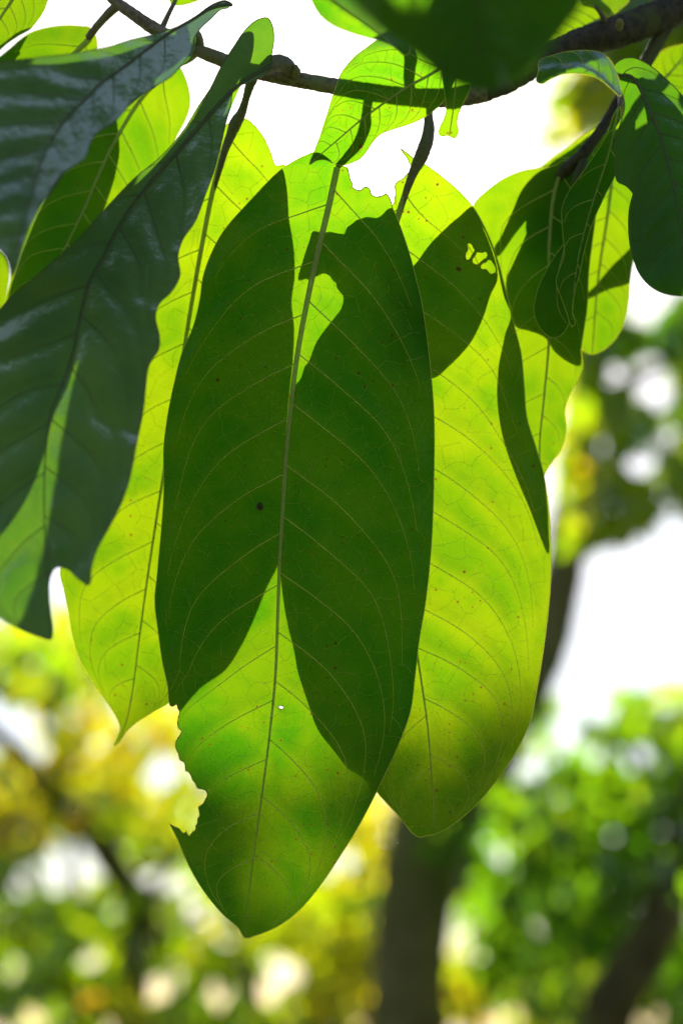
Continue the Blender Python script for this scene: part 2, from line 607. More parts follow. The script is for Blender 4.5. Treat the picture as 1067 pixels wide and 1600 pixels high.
    base = to_world(b0[:, 0], b0[:, 1], blade.z(b0))[0]
    # face winding towards the camera side
    o = link('leaf', P, F, mat, ROOT, origin=base)
    me = o.data
    uvl = me.uv_layers.new(name='UVMap')
    cm = .0257 * 1.0
    li = np.empty(len(me.loops), int); me.loops.foreach_get('vertex_index', li)
    uvl.data.foreach_set('uv', (V2[li] * cm).ravel())
    at = me.attributes.new('dv', 'FLOAT', 'POINT'); at.data.foreach_set('value', dv * cm)
    if label:
        o['label'] = label
    # ribs
    vm = M[veins]

    def rib(name, line, r0, r1, sides=6, step=9, sink=.25):
        l = catmull(line, False, step)
        zz = blade.z(l) + (lift(l) if name == 'margin' else 0)
        k = np.linspace(0, 1, len(l))
        R = (r0 + (r1 - r0) * k) * zz / FPX
        Pw = to_world(l[:, 0], l[:, 1], zz + vsign * R * sink)
        Vt, Ft = tube_geo(Pw, R, sides)
        return link(name, Vt, Ft, M['midrib'] if name == 'midrib' and veins == 'vein' else vm, o, origin=Pw[0])
    if mid_r and len(mp) > 2:
        rib('midrib', mp, mid_r, .7, 8)
    for l, sc in lines:
        rib('vein', l, vein_r * sc * .8, .3, 5)
    if margin:
        rib('margin', np.r_[out, out[:1]], margin_r, margin_r, 5, step=max(5, res * .7), sink=0)
    for rm in list(rims) + [list(h) + [h[0]] for h in holes ]:
        l = catmull(rm, False, 3)
        zz = blade.z(l) + lift(l)
        Pw = to_world(l[:, 0], l[:, 1], zz)
        R = (.35 + .7 * np.abs(np.sin(np.arange(len(l)) * 1.7) * np.sin(np.arange(len(l)) * .61))) * zz / FPX
        Vt, Ft = tube_geo(Pw, R, 5, .3, len(l))
        link('eaten_edge', Vt, Ft, M['rim'], o, origin=Pw[0])
    if net:
        # veinlets: meshes between the side veins, borders meeting the veins squarely
        rr = np.random.default_rng(int(abs(out[0, 0]) * 13) + 5)
        seeds = []
        for l in src:
            lc = catmull(l, False, 2)
            dd = np.r_[0, np.cumsum(np.linalg.norm(np.diff(lc, axis=0), axis=1))]
            tt = np.gradient(lc, axis=0); tt /= np.linalg.norm(tt, axis=1)[:, None] + 1e-9
            pos = net * .3
            while pos < dd[-1]:
                i = min(np.searchsorted(dd, pos), len(lc) - 1)
                nv = np.array([-tt[i, 1], tt[i, 0]]) * net * .36
                seeds += [lc[i] + nv, lc[i] - nv]
                pos += net * rr.uniform(.75, 1.45)
        seeds = np.array(seeds)
        cand = np.stack([rr.uniform(mn[0] - 20, mx[0] + 20, 9000), rr.uniform(mn[1] - 20, mx[1] + 20, 9000)], -1)
        dS = np.empty(len(cand))
        for k in range(0, len(cand), 3000):
            dS[k:k + 3000] = np.sqrt(((cand[k:k + 3000, None, :] - S[None]) ** 2).sum(-1).min(1))
        cand = cand[dS > net * .62]
        for c_ in cand:
            if ((seeds - c_) ** 2).sum(1).min() > (net * .72) ** 2:
                seeds = np.r_[seeds, [c_]]
        rd = delaunay_2d_cdt([Vector(p) for p in seeds], [], [], 0, 1e-4)
        vd = np.array([(v.x, v.y) for v in rd[0]])
        ec = {}
        for f in rd[2]:
            a, b, c_ = (vd[i] for i in f)
            d_ = 2 * (a[0] * (b[1] - c_[1]) + b[0] * (c_[1] - a[1]) + c_[0] * (a[1] - b[1]))
            if abs(d_) < 1e-6:
                continue
            q = [(p_ ** 2).sum() for p_ in (a, b, c_)]
            cc = np.array([(q[0] * (b[1] - c_[1]) + q[1] * (c_[1] - a[1]) + q[2] * (a[1] - b[1])) / d_, (q[0] * (c_[0] - b[0]) + q[1] * (a[0] - c_[0]) + q[2] * (b[0] - a[0])) / d_])
            for e in ((f[0], f[1]), (f[1], f[2]), (f[2], f[0])):
                ec.setdefault((min(e), max(e)), []).append(cc)
        VV, FF = [], []
        segs = [v for v in ec.values() if len(v) == 2 and 3 < np.linalg.norm(v[0] - v[1]) < net * 2.5]
        lns = []
        for p_, q_ in segs:
            if rr.uniform() < .06:
                continue
            m_ = (p_ + q_) / 2 + rr.normal(size=2) * .07 * np.linalg.norm(p_ - q_)
            lns.append(catmull(np.array([p_, m_, q_]), False, 8))
        if lns:
            cat = np.concatenate(lns)
            okp = inside(cat, out)
            for h in hp:
                okp &= ~inside(cat, h)
            dm = np.concatenate([np.sqrt(((cat[k:k + 2000, None, :] - S[None]) ** 2).sum(-1).min(1)) for k in range(0, len(cat), 2000)])
            zc_ = blade.z(cat) + pucker * (1 - np.exp(-(dm / 16) ** 2))
            k = 0
            for l in lns:
                e = k + len(l)
                if okp[k:e].all() and dm[k + len(l) // 2] > net * .14:
                    R = np.full(len(l), rr.uniform(.14, .34)) * zc_[k:e] / FPX
                    Vt, Ft = tube_geo(to_world(l[:, 0], l[:, 1], zc_[k:e] + vsign * R * .4), R, 3)
                    b_ = len(VV); VV += Vt; FF += [tuple(i + b_ for i in f) for f in Ft]
                k = e
        tag(link('veinlets', VV, FF, vm, o, origin=base), kind='stuff')
    if petiole:
        t = tube('petiole', petiole, M['petiole'], o, sides=10, rough=.05)
    return o


def off(points, dx, dy):
    return [(x + dx, y + dy) for x, y in points]


#BRANCH
# ------------------------------------------------------------------ the branch in the foreground
base = to_world(1200, -40, .66)
ROOT = empty('leafy_branch', base)
tag(ROOT, 'leafy tree branch crossing the top with large backlit green leaves hanging from it', 'branch')

BR = [(150, -28, .590, 7), (182, 2, .589, 8.5), (212, 24, .588, 9.5), (240, 43, .587, 10.5), (272, 60, .586, 10), (305, 76, .586, 10), (345, 92, .586, 11),
      (395, 110, .587, 11.5), (455, 122, .588, 12), (530, 135, .590, 12.5), (600, 146, .592, 13), (665, 152, .595, 14), (715, 150, .598, 16), (755, 141, .600, 18),
      (790, 125, .603, 20), (830, 101, .606, 22), (880, 78, .610, 23), (935, 58, .614, 24), (990, 40, .620, 25),
      (1040, 20, .628, 26), (1110, -8, .640, 28), (1200, -40, .66, 30)]
tag(tube('stem', [b for b in BR if b[0] <= 760], M['bark'], ROOT, sides=16, step=5, rough=.045, seed=3), 'thin brown outer end of the branch')
tag(tube('stem', [b for b in BR if b[0] >= 750], M['bark_dark'], ROOT, sides=18, step=4, rough=.075, seed=4), 'thick dark mossy inner end of the branch')
# side twigs and leaf-scar knobs
tube('twig', [(188, 4, .589, 8), (172, 18, .592, 7), (152, 40, .597, 6), (138, 58, .60, 6)], M['bark'], ROOT, rough=.05, seed=5)
tube('twig', [(252, 46, .587, 5), (262, 24, .588, 4), (272, 4, .590, 3.4), (280, -14, .592, 3)], M['petiole'], ROOT)
tube('twig', [(312, 78, .586, 8), (310, 62, .584, 8.5), (303, 48, .578, 8), (296, 38, .57, 6)], M['bark'], ROOT, rough=.06, seed=8)
tube('twig', [(1042, 32, .628, 15), (1030, 58, .627, 12), (1016, 84, .625, 11), (1000, 112, .622, 11), (985, 135, .618, 10)], M['bark_dark'], ROOT, rough=.06, seed=9)
tube('twig', [(985, 132, .618, 9), (968, 152, .612, 8), (948, 188, .606, 8), (925, 222, .606, 9), (905, 246, .608, 10), (880, 268, .612, 10), (862, 286, .618, 7)], M['bark_dark'], ROOT, rough=.06, seed=12)
tube('twig', [(912, 244, .608, 7), (908, 262, .606, 8), (902, 276, .604, 7), (896, 288, .603, 4)], M['bark_dark'], ROOT, rough=.08, seed=13)
tube('twig', [(640, 146, .592, 8), (637, 128, .588, 8), (638, 108, .582, 9), (640, 92, .578, 10), (636, 72, .575, 7), (628, 40, .572, 5)], M['bark'], ROOT, rough=.04, seed=14)
tube('twig', [(948, 52, .614, 5), (946, 38, .611, 5), (941, 24, .608, 4), (930, 8, .606, 3)], M['petiole'], ROOT)
tube('leaf_scar', [(462, 120, .586, 3), (462, 112, .582, 8), (462, 106, .580, 6), (463, 101, .579, 2)], M['bark'], ROOT, rough=.1, seed=6)
tube('leaf_scar', [(968, 44, .604, 4), (968, 38, .598, 7), (968, 32, .594, 5)], M['trunk_pale'], ROOT, rough=.12, seed=7)

# ---- main leaf, sharp, eaten on the lower left
mid1 = [(528, 255), (514, 320), (497, 392), (480, 470), (466, 545), (456, 620), (448, 700), (442, 790), (437, 872), (434, 960), (430, 1060), (421, 1150),
        (411, 1230), (400, 1310), (392, 1370), (386, 1425), (383, 1464)]
B1 = Blade(mid1, .571, .569, bend=-.003, sl=.0025, sr=.0020, curl=.0012, wave=.0011, seed=1)
right1 = [(618, 335), (632, 372), (645, 415), (660, 480), (671, 560), (678, 650), (678, 740), (674, 850), (665, 940), (655, 1000), (648, 1060), (641, 1112),
          (622, 1165), (592, 1230), (562, 1288), (530, 1340), (498, 1387), (465, 1425), (430, 1450), (400, 1462)]
tip1 = [(383, 1466), (372, 1450), (350, 1431), (320, 1395), (296, 1355), (280, 1318)]
bite1 = [(272, 1300), (266, 1288), (271, 1292), (279, 1295), (284, 1301), (288, 1303), (291, 1300), (292, 1304), (297, 1307), (300, 1302), (306, 1297), (306, 1291), (309, 1287),
         (309, 1281), (312, 1275), (311, 1266), (310, 1262), (317, 1257), (321, 1250), (324, 1243), (321, 1235), (314, 1233), (309, 1232), (305, 1224), (301, 1219),
         (298, 1211), (294, 1206), (290, 1205), (290, 1199), (287, 1191), (281, 1187), (279, 1178), (275, 1170), (275, 1160), (280, 1151), (284, 1142), (279, 1138),
         (278, 1127), (279, 1121), (281, 1113), (278, 1107), (276, 1101), (270, 1104), (266, 1103)]
left1 = [(262, 1072), (254, 1035), (247, 985), (242, 940), (246, 895), (252, 830), (256, 770), (256, 700), (262, 650), (272, 600), (285, 550),
         (302, 510), (312, 470), (318, 430), (332, 392), (350, 360), (392, 312), (440, 264), (478, 242), (500, 236), (516, 246)]
top1 = [(528, 258), (542, 261), (545, 270), (547, 280), (551, 287), (551, 292), (557, 296), (563, 297), (569, 292), (574, 292), (578, 296), (580, 303), (587, 307),
        (595, 306), (604, 303), (610, 312), (613, 324)]
full1 = left1[::-1]
full1 = [(500, 236), (560, 250), (600, 290)] + right1 + tip1 + [(262, 1280), (240, 1180), (238, 1080)] + left1[:-2]
L1 = leaf(top1 + right1 + tip1 + bite1 + left1, B1, M['under'], 'largest leaf in front, half in shadow, with its lower left edge eaten away',
          holes=[[(435.5, 1104), (437.5, 1102.6), (440.5, 1103), (443, 1105), (442.6, 1107.4), (440, 1108.6), (437, 1108), (435, 1106.4)]],
          res=6.5, nveins=13, vein_r=1.7, mid_r=5.2, full=full1, first=.035, net=34, rims=[bite1, top1[1:]],
          petiole=[(578, 148, .588, 8), (574, 172, .584, 7), (571, 196, .579, 9), (560, 222, .576, 8), (545, 240, .574, 6), (528, 258, .572, 5)])

# ---- leaf behind it on the right
mid2 = [(640, 285), (622, 335), (612, 420), (610, 520), (614, 640), (624, 780), (636, 900), (650, 1010), (659, 1070), (668, 1135), (674, 1210), (677, 1260), (678, 1300)]
B2 = Blade(mid2, .588, .580, bend=.006, sl=.0012, sr=.0015, curl=.0008, wave=.0013, seed=2)
sh2 = [(614, 324), (606, 327), (602, 331), (595, 338), (588, 341), (581, 340), (573, 339), (566, 341), (557, 344), (550, 350), (543, 355), (540, 362), (538, 366), (527, 365), (514, 362), (505, 364), (490, 361),
       (484, 376), (476, 400), (467, 437), (473, 436), (479, 434), (485, 437), (491, 432), (498, 429), (505, 426), (512, 428), (516, 431), (520, 437), (525, 441), (527, 449), (531, 455), (536, 461), (537, 470),
       (532, 485), (524, 495), (512, 510), (495, 535), (485, 560), (482, 566), (477, 572), (470, 592), (460, 604), (452, 650), (446, 710), (442, 780), (438, 840), (437, 874),
       (442, 925), (450, 975), (459, 1010), (466, 1050), (480, 1092), (498, 1140), (520, 1170), (545, 1200), (570, 1218)]
edge2 = shade_edge(sh2, B1, B2)
vis2 = [(588, 1236), (604, 1255), (620, 1272), (634, 1290), (645, 1303), (656, 1309), (668, 1306), (677, 1305), (700, 1294), (740, 1262), (778, 1217), (808, 1172), (828, 1128), (838, 1080), (848, 1020), (855, 965), (860, 905),
        (860, 860), (857, 795), (849, 740), (836, 695), (823, 652), (819, 605), (814, 552), (803, 508), (791, 458), (777, 405), (762, 365), (741, 326), (720, 301), (690, 275), (665, 257), (645, 246), (633, 236), (626, 232), (631, 240), (636, 246), (639, 253), (643, 261),
        (642, 266), (636, 271), (630, 278), (620, 284), (617, 289), (618, 300), (616, 314)]
hole2 = [[(729, 382), (733, 379), (737, 381), (739, 386), (742, 389), (740, 394), (737, 399), (734, 404), (730, 406), (727, 402), (728, 395), (731, 389)],
         [(745, 393), (753, 394), (759, 393), (762, 397), (760, 402), (756, 405), (751, 409), (747, 413), (743, 413), (738, 409), (738, 405), (742, 399)],
         [(763, 405), (767, 406), (771, 412), (775, 420), (773, 426), (767, 428), (763, 425), (760, 421), (753, 420), (750, 417), (754, 411), (759, 409)]]
L2 = leaf(edge2 + vis2, B2, M['under2'], 'bright yellow-green leaf behind the largest leaf, at its right, with a small eaten hole near the top', holes=hole2,
          res=7.5, nveins=12, vein_r=1.5, mid_r=4.5, net=36, rims=[vis2[-14:]],
          petiole=[(668, 152, .594, 9), (669, 178, .592, 7), (670, 200, .591, 9), (666, 222, .590, 11), (657, 246, .589, 11), (647, 266, .5885, 8), (637, 292, .588, 6), (628, 320, .589, 4.6), (620, 350, .592, 2.5)], first=.02)

# ---- leaf behind it on the left
mid3 = [(366, 190), (352, 225), (332, 300), (316, 380), (300, 470), (282, 580), (262, 700), (243, 820), (228, 920), (216, 1010), (207, 1080), (198, 1125), (184, 1164)]
B3 = Blade(mid3, .592, .604, bend=.008, sl=.001, sr=.0012, curl=.0008, wave=.0014, seed=3)
B4mid = [(424, 101), (404, 113), (384, 124), (352, 152), (305, 205), (255, 262), (215, 310), (188, 350), (165, 395), (140, 440), (128, 485), (115, 545), (98, 600), (80, 645), (72, 700), (69, 770), (70, 830), (75, 890), (78, 960), (80, 1000)]
B4 = Blade(B4mid, .566, .492, bend=-.006, sl=-.006, sr=-.007, curl=.004, wave=.0036, seed=4)
sh3 = [(439, 262), (447, 290), (451, 340), (459, 395), (460, 430), (455, 472), (459, 510), (457, 565), (453, 602), (448, 660), (444, 720), (441, 800), (437, 872), (416, 918), (396, 968), (376, 1010), (352, 1046), (310, 1078)]
edge3 = shade_edge(sh3, B1, B3)
vis3 = [(266, 1096), (240, 1112), (212, 1130), (198, 1143), (188, 1157), (178, 1166), (184, 1150), (188, 1138), (183, 1122), (165, 1094), (140, 1058), (122, 1022), (113, 990), (107, 955), (100, 922), (94, 893)]
hid3 = [(104, 868), (126, 838), (148, 796), (162, 740), (172, 670), (182, 580), (194, 500), (215, 420), (245, 345), (285, 275), (325, 225), (352, 195)]
top3 = [(368, 188), (384, 185), (398, 196), (412, 214), (424, 240), (431, 258)]
L3 = leaf(top3 + edge3 + vis3 + hid3, B3, M['under2'], 'long yellow-green leaf behind the largest leaf, at its left, ending in a thin tip', res=8.5, nveins=12, vein_r=1.5, mid_r=4.6, net=40,
          petiole=[(394, 122, .586, 9), (388, 140, .588, 7), (383, 158, .590, 6), (377, 176, .591, 8), (368, 192, .5915, 10), (361, 210, .592, 8), (352, 234, .592, 5.6), (344, 262, .593, 4.4), (335, 296, .5965, 2.5)])

# ---- curled dark leaf hanging at the left
out4 = [(424, 104), (405, 120), (388, 128), (366, 138), (360, 165), (352, 195), (343, 235), (335, 265), (322, 300), (305, 345), (285, 375), (278, 400), (281, 430), (268, 455), (248, 475), (243, 495), (249, 525), (248, 545), (233, 570),
        (228, 600), (224, 640), (214, 690), (202, 750), (190, 785), (170, 825), (152, 858), (143, 885), (139, 914), (124, 906), (106, 890), (88, 887), (80, 898), (76, 925), (80, 960), (83, 985), (79, 1000), (62, 996), (32, 984), (0, 966), (-40, 930), (-80, 860), (-105, 760), (-95, 660), (-60, 560), (0, 482),
        (60, 428), (120, 375), (165, 325), (210, 278), (250, 245), (285, 205), (310, 165), (328, 138), (345, 104), (365, 72), (384, 45), (402, 30), (418, 27), (426, 40), (428, 62), (424, 90)]
L4 = leaf(out4, B4, M['upper'], 'large folded dark leaf hanging on the left, seen on its glossy upper side', res=7.5, nveins=11, vein_r=1.6, mid_r=3.0, pucker=-.0021, veins='vein_dark', vsign=-.4, first=.12,
          petiole=[(458, 112, .586, 10), (446, 101, .580, 13), (432, 97, .574, 13), (418, 104, .569, 10), (400, 116, .566, 7), (384, 126, .562, 5)])
# hidden leaf added close behind it, cut to keep its dark parts in shade
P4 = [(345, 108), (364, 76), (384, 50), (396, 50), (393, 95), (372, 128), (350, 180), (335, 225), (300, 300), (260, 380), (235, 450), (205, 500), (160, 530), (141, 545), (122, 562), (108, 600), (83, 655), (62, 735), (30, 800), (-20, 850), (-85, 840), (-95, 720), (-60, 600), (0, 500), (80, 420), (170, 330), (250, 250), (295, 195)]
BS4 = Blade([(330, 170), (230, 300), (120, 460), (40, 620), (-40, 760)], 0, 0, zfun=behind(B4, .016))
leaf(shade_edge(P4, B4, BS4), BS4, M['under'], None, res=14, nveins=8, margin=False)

# ---- dark leaf at the upper left
mid5 = [(356, 6), (330, 12), (300, 30), (265, 50), (230, 76), (195, 103), (160, 128), (130, 158), (108, 180), (85, 212), (66, 248), (50, 300), (36, 350), (26, 395), (20, 430)]
B5 = Blade(mid5, .560, .472, bend=-.008, sl=-.006, sr=-.006, curl=.003, wave=.003, seed=5)
out5 = [(358, 4), (346, 2), (330, 8), (312, 20), (296, 32), (262, 46), (235, 54), (205, 61), (170, 72), (150, 76), (118, 82), (60, 89), (0, 96), (-70, 110), (-150, 160), (-180, 260), (-130, 350), (-60, 385), (-10, 385), (8, 402),
        (20, 432), (28, 415), (36, 385), (48, 352), (62, 325), (78, 298), (96, 272), (118, 256), (132, 246), (140, 226), (150, 208), (176, 192), (190, 178), (204, 160), (222, 146), (246, 132), (268, 118), (284, 100), (298, 82), (302, 62), (312, 45), (330, 28), (345, 14), (357, 11)]
L5 = leaf(out5, B5, M['upper'], 'dark blurred leaf at the upper left with a pale folded edge', res=8, nveins=9, vein_r=1.5, mid_r=2.8, pucker=-.0014, veins='vein_dark', vsign=-.4, first=.2,
          petiole=[(300, 42, .574, 7), (318, 22, .566, 6), (338, 8, .562, 5), (352, 3, .561, 4), (362, 7, .561, 3)])
BS5 = Blade([(300, 50), (200, 120), (100, 200), (30, 330)], 0, 0, zfun=behind(B5, .014))  # unseen leaf added behind the dark leaf to keep sun off it
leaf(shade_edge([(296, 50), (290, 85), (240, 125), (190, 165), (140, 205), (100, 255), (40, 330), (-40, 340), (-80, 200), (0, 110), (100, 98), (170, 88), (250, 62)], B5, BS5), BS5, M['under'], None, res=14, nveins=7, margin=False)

# ---- lit leaf behind the two dark ones
mid6 = [(262, 110), (222, 152), (188, 205), (160, 260), (130, 330), (95, 400), (60, 470), (30, 540)]
B6 = Blade(mid6, .612, .605, bend=.004, sl=.001, sr=.001, curl=.001, wave=.0015, seed=6)
out6 = [(262, 100), (280, 104), (290, 122), (297, 150), (296, 168), (288, 190), (275, 215), (262, 260), (240, 330), (200, 410), (150, 480), (95, 540), (40, 575), (0, 560), (0, 500), (14, 450), (20, 420), (40, 350), (80, 270), (130, 190), (190, 130), (235, 105)]
leaf(out6, B6, M['thin'], 'yellow-green leaf between the two dark leaves at the left', res=9, nveins=9, vein_r=1.5, mid_r=3.8,
     petiole=[(306, 78, .587, 8), (298, 88, .595, 7), (280, 98, .605, 6), (262, 110, .611, 5)])
BS6 = Blade([(190, 150), (130, 280), (70, 450)], 0, 0, zfun=behind(B6, .012))  # hidden leaf, outline cut from the shadow it casts
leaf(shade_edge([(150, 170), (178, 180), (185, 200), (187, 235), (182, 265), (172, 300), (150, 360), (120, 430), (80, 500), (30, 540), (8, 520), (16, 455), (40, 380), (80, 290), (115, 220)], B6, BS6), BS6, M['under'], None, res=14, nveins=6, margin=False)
B6b = Blade([(-40, 330), (-20, 420), (-15, 520)], .63, .63, seed=61)
leaf([(-40, 330), (-5, 385), (8, 396), (15, 412), (14, 440), (8, 470), (0, 492), (-25, 530), (-60, 500), (-70, 400)], B6b, M['thin'], 'sliver of a lit leaf at the left edge', res=10, nveins=0, margin=False)

# ---- top left corner
B11 = Blade([(40, -60), (24, -10), (2, 25), (-30, 80)], .592, .590, seed=11, sl=.002, sr=.002)
leaf([(40, -60), (78, -30), (74, 0), (66, 20), (56, 34), (46, 45), (30, 54), (12, 66), (-10, 84), (-50, 100), (-70, 40), (-30, -30)], B11, M['thin'], 'lit leaf in the upper left corner', res=8, nveins=6, vein_r=1.5, mid_r=4)
B12 = Blade([(140, 60), (120, 80), (80, 130), (20, 200), (-40, 260)], .606, .604, seed=12, sl=.002, sr=.002)
leaf([(140, 42), (148, 52), (152, 72), (140, 110), (100, 170), (40, 230), (-40, 262), (-50, 180), (-20, 110), (20, 72), (45, 52), (72, 43), (104, 39), (124, 40)], B12, M['thin'], 'yellow-green rounded leaf above the dark leaf at the upper left', res=8, nveins=7, vein_r=1.5, mid_r=5)
B12s = Blade([(60, 60), (0, 120)], 0, 0, zfun=behind(B12, .01))  # small hidden leaf shaped for the shadow on the rounded leaf
leaf(shade_edge([(44, 54), (38, 66), (30, 80), (15, 110), (-20, 130), (-45, 140), (-20, 105), (5, 82)], B12, B12s), B12s, M['under'], None, res=12, nveins=0, margin=False)
B12b = Blade([(276, -8), (290, -20)], .592, .592, seed=121)
leaf([(266, -4), (268, 5), (280, 7), (296, 4), (312, -2), (330, -14), (310, -50), (280, -40)], B12b, M['thin'], 'tip of a lit leaf above the branch at the upper left', res=6, nveins=0)

# ---- small leaf at the top centre with the branch's shadow on it
mid7 = [(700, 98), (668, 118), (640, 133), (600, 160), (560, 190), (525, 220), (486, 253)]
B7 = Blade(mid7, .556, .560, bend=-.004, sl=.004, sr=.003, curl=.003, wave=.002, seed=71)
out7 = [(484, 256), (491, 236), (500, 212), (507, 190), (513, 172), (518, 155), (524, 138), (532, 116), (542, 101), (556, 86), (572, 74), (592, 60), (625, 52), (670, 60), (705, 80), (712, 110), (702, 140), (692, 158), (680, 170), (662, 183), (640, 193), (615, 201),
        (595, 209), (585, 218), (574, 234), (563, 247), (548, 254), (534, 258), (520, 254), (508, 249), (495, 250)]
leaf(out7, B7, M['under'], 'small leaf at the top centre crossed by the shadow of the branch', res=6, nveins=8, vein_r=1.4, mid_r=2.6, pucker=.0014, net=30)
# curled end of the next leaf
B9 = Blade([(712, 60), (712, 120), (708, 170), (702, 210)], .552, .556, seed=9, sl=-.012, sr=-.012, curl=.01)
leaf([(690, 60), (690, 110), (694, 140), (697, 170), (694, 184), (688, 196), (685, 207), (690, 212), (700, 211), (710, 215), (716, 206), (714, 190), (717, 176), (724, 160), (732, 144), (738, 120), (738, 70)], B9, M['under'], 'narrow curled leaf end below the dark leaf at the top', res=5, nveins=0, mid_r=1.5)
# big out-of-focus leaf at the top, and the leaf edge behind it
B8 = Blade([(730, -260), (735, -120), (742, 0), (748, 90), (752, 138)], 0.365, .385, bend=-.004, sl=.004, sr=.004, curl=-.002, wave=.004, seed=8)
leaf([(730, -260), (820, -220), (900, -120), (925, -50), (912, 0), (885, 40), (862, 70), (835, 104), (805, 128), (775, 139), (745, 141), (715, 132), (690, 118), (665, 98), (640, 78), (610, 58), (585, 36), (560, 12), (540, -20), (560, -120), (640, -220)], B8, M['deep'],
     'large dark out-of-focus leaf at the top edge', res=11, nveins=9, vein_r=1.8, mid_r=4, veins='vein_dark', pucker=-.002)
BS8 = Blade([(740, -150), (750, 100)], 0, 0, zfun=behind(B8, .02))  # hidden leaf put in behind the top leaf to darken it
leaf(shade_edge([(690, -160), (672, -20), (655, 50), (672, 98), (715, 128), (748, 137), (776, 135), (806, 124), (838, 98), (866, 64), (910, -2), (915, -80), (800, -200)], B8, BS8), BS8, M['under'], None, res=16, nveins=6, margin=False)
B8b = Blade([(440, -60), (520, 0), (590, 50), (640, 95)], .535, .520, seed=81, sl=-.01, sr=.012)
leaf([(440, -60), (478, -20), (488, 2), (500, 22), (520, 38), (546, 49), (572, 57), (592, 62), (612, 70), (634, 86), (640, 78), (620, 48), (590, 20), (560, -10), (540, -40), (500, -80)], B8b, M['under'], 'thin green leaf edge at the top left of the big dark leaf', res=7, nveins=0, mid_r=3)
# lit leaf on the thick branch
B10 = Blade([(958, 20), (915, 40), (870, 66), (836, 94)], .630, .626, seed=10, sl=.003, sr=.003)
leaf([(990, -40), (982, 0), (968, 14), (956, 24), (940, 38), (918, 54), (888, 74), (862, 88), (836, 96), (815, 90), (820, 60), (850, 20), (880, -20), (930, -60)], B10, M['thin'], 'lit leaf above the thick end of the branch', res=7, nveins=7, vein_r=1.4, mid_r=3)
BS10 = Blade([(900, -20), (950, 20)], 0, 0, zfun=behind(B10, .012))  # unseen leaf shaped for the patch of shadow above the branch
leaf(shade_edge([(905, -20), (908, 6), (925, 12), (940, 20), (952, 24), (956, 16), (945, 4), (930, -10)], B10, BS10), BS10, M['under'], None, res=8, nveins=0, margin=False)

# ---- leaves at the right
mid15 = [(880, 258), (866, 300), (858, 380), (858, 470), (857, 540), (850, 620), (843, 700), (848, 780), (850, 820)]
B15 = Blade(mid15, .612, .606, bend=.002, sl=.001, sr=.001, curl=.001, wave=.0013, seed=15)
sh15 = [(799, 494), (789, 525), (780, 570), (777, 605), (780, 650), (788, 690), (806, 742), (828, 795), (846, 842), (856, 864)]
edge15 = shade_edge(sh15, B2, B15)
out15 = [(880, 250), (866, 258), (843, 262), (815, 267), (790, 277), (765, 294), (742, 316), (740, 330), (752, 352), (768, 392), (782, 452)] + edge15 + [(852, 800), (850, 745), (862, 722), (876, 702), (884, 672), (882, 642), (889, 617), (903, 592), (910, 572), (908, 545), (912, 515), (917, 480), (920, 420), (930, 340), (935, 290), (915, 260)]
leaf(out15, B15, M['thin'], 'lit leaf with a pale wavy edge, third from the left in the hanging row', res=8, nveins=8, vein_r=1.4, mid_r=3.2)
BS2 = Blade([(740, 330), (690, 450), (640, 560)], 0, 0, zfun=behind(B2, .0075))  # hidden leaf shaped by its shadow, extended left to deepen the shade
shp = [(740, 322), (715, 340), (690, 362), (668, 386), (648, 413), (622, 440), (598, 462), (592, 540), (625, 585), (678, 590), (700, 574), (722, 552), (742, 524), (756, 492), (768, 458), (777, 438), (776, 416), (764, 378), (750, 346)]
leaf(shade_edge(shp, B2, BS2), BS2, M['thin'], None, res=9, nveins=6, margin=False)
BS15 = Blade([(880, 280), (850, 400), (870, 560)], 0, 0, zfun=behind(B15, .010))  # unseen leaf shaped for the large shadow on the wavy-edged leaf
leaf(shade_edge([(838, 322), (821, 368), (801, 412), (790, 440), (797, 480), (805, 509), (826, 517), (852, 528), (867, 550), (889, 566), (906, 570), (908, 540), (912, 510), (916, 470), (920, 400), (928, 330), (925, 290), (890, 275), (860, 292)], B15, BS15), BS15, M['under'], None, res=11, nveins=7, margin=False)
BS15b = Blade([(880, 270), (775, 396)], 0, 0, zfun=behind(B15, .016))  # second unseen leaf, shaped for a narrow band of shadow
leaf(shade_edge([(848, 264), (818, 292), (798, 334), (781, 371), (772, 386), (776, 400), (807, 362), (829, 336), (862, 300), (884, 274), (872, 262)], B15, BS15b), BS15b, M['under'], None, res=9, nveins=0, margin=False)
B16 = Blade([(960, 190), (900, 240), (850, 300), (820, 380)], .632, .636, seed=16)
leaf([(962, 186), (945, 194), (920, 206), (890, 228), (868, 244), (842, 264), (822, 300), (815, 360), (830, 400), (870, 380), (915, 320), (950, 260)], B16, M['under2'], 'shaded leaf behind the twig at the right', res=9, nveins=6)
BS16 = Blade([(960, 200), (850, 320)], 0, 0, zfun=behind(B16, .012))  # hidden leaf that keeps the leaf behind the twig in shade
leaf(shade_edge([(952, 194), (924, 208), (892, 232), (862, 252), (845, 270), (850, 330), (900, 330), (945, 260)], B16, BS16), BS16, M['under'], None, res=11, nveins=0, margin=False)
B17 = Blade([(960, 240), (950, 330), (935, 430), (925, 550)], .640, .632, bend=.003, seed=17)
leaf([(960, 235), (985, 255), (1000, 300), (998, 360), (990, 400), (984, 440), (982, 470), (976, 500), (962, 528), (944, 545), (926, 553), (908, 545), (890, 500), (880, 420), (890, 340), (920, 270)], B17, M['thin'], 'lit leaf behind the right-hand dark leaf', res=9, nveins=7, vein_r=1.4, mid_r=3)
BS17 = Blade([(1000, 380), (900, 470)], 0, 0, zfun=behind(B17, .012))  # unseen leaf shaped for the shadow triangle
leaf(shade_edge([(1000, 368), (985, 386), (955, 416), (922, 454), (900, 470), (915, 468), (950, 452), (984, 440), (996, 420)], B17, BS17), BS17, M['under'], None, res=9, nveins=0, margin=False)
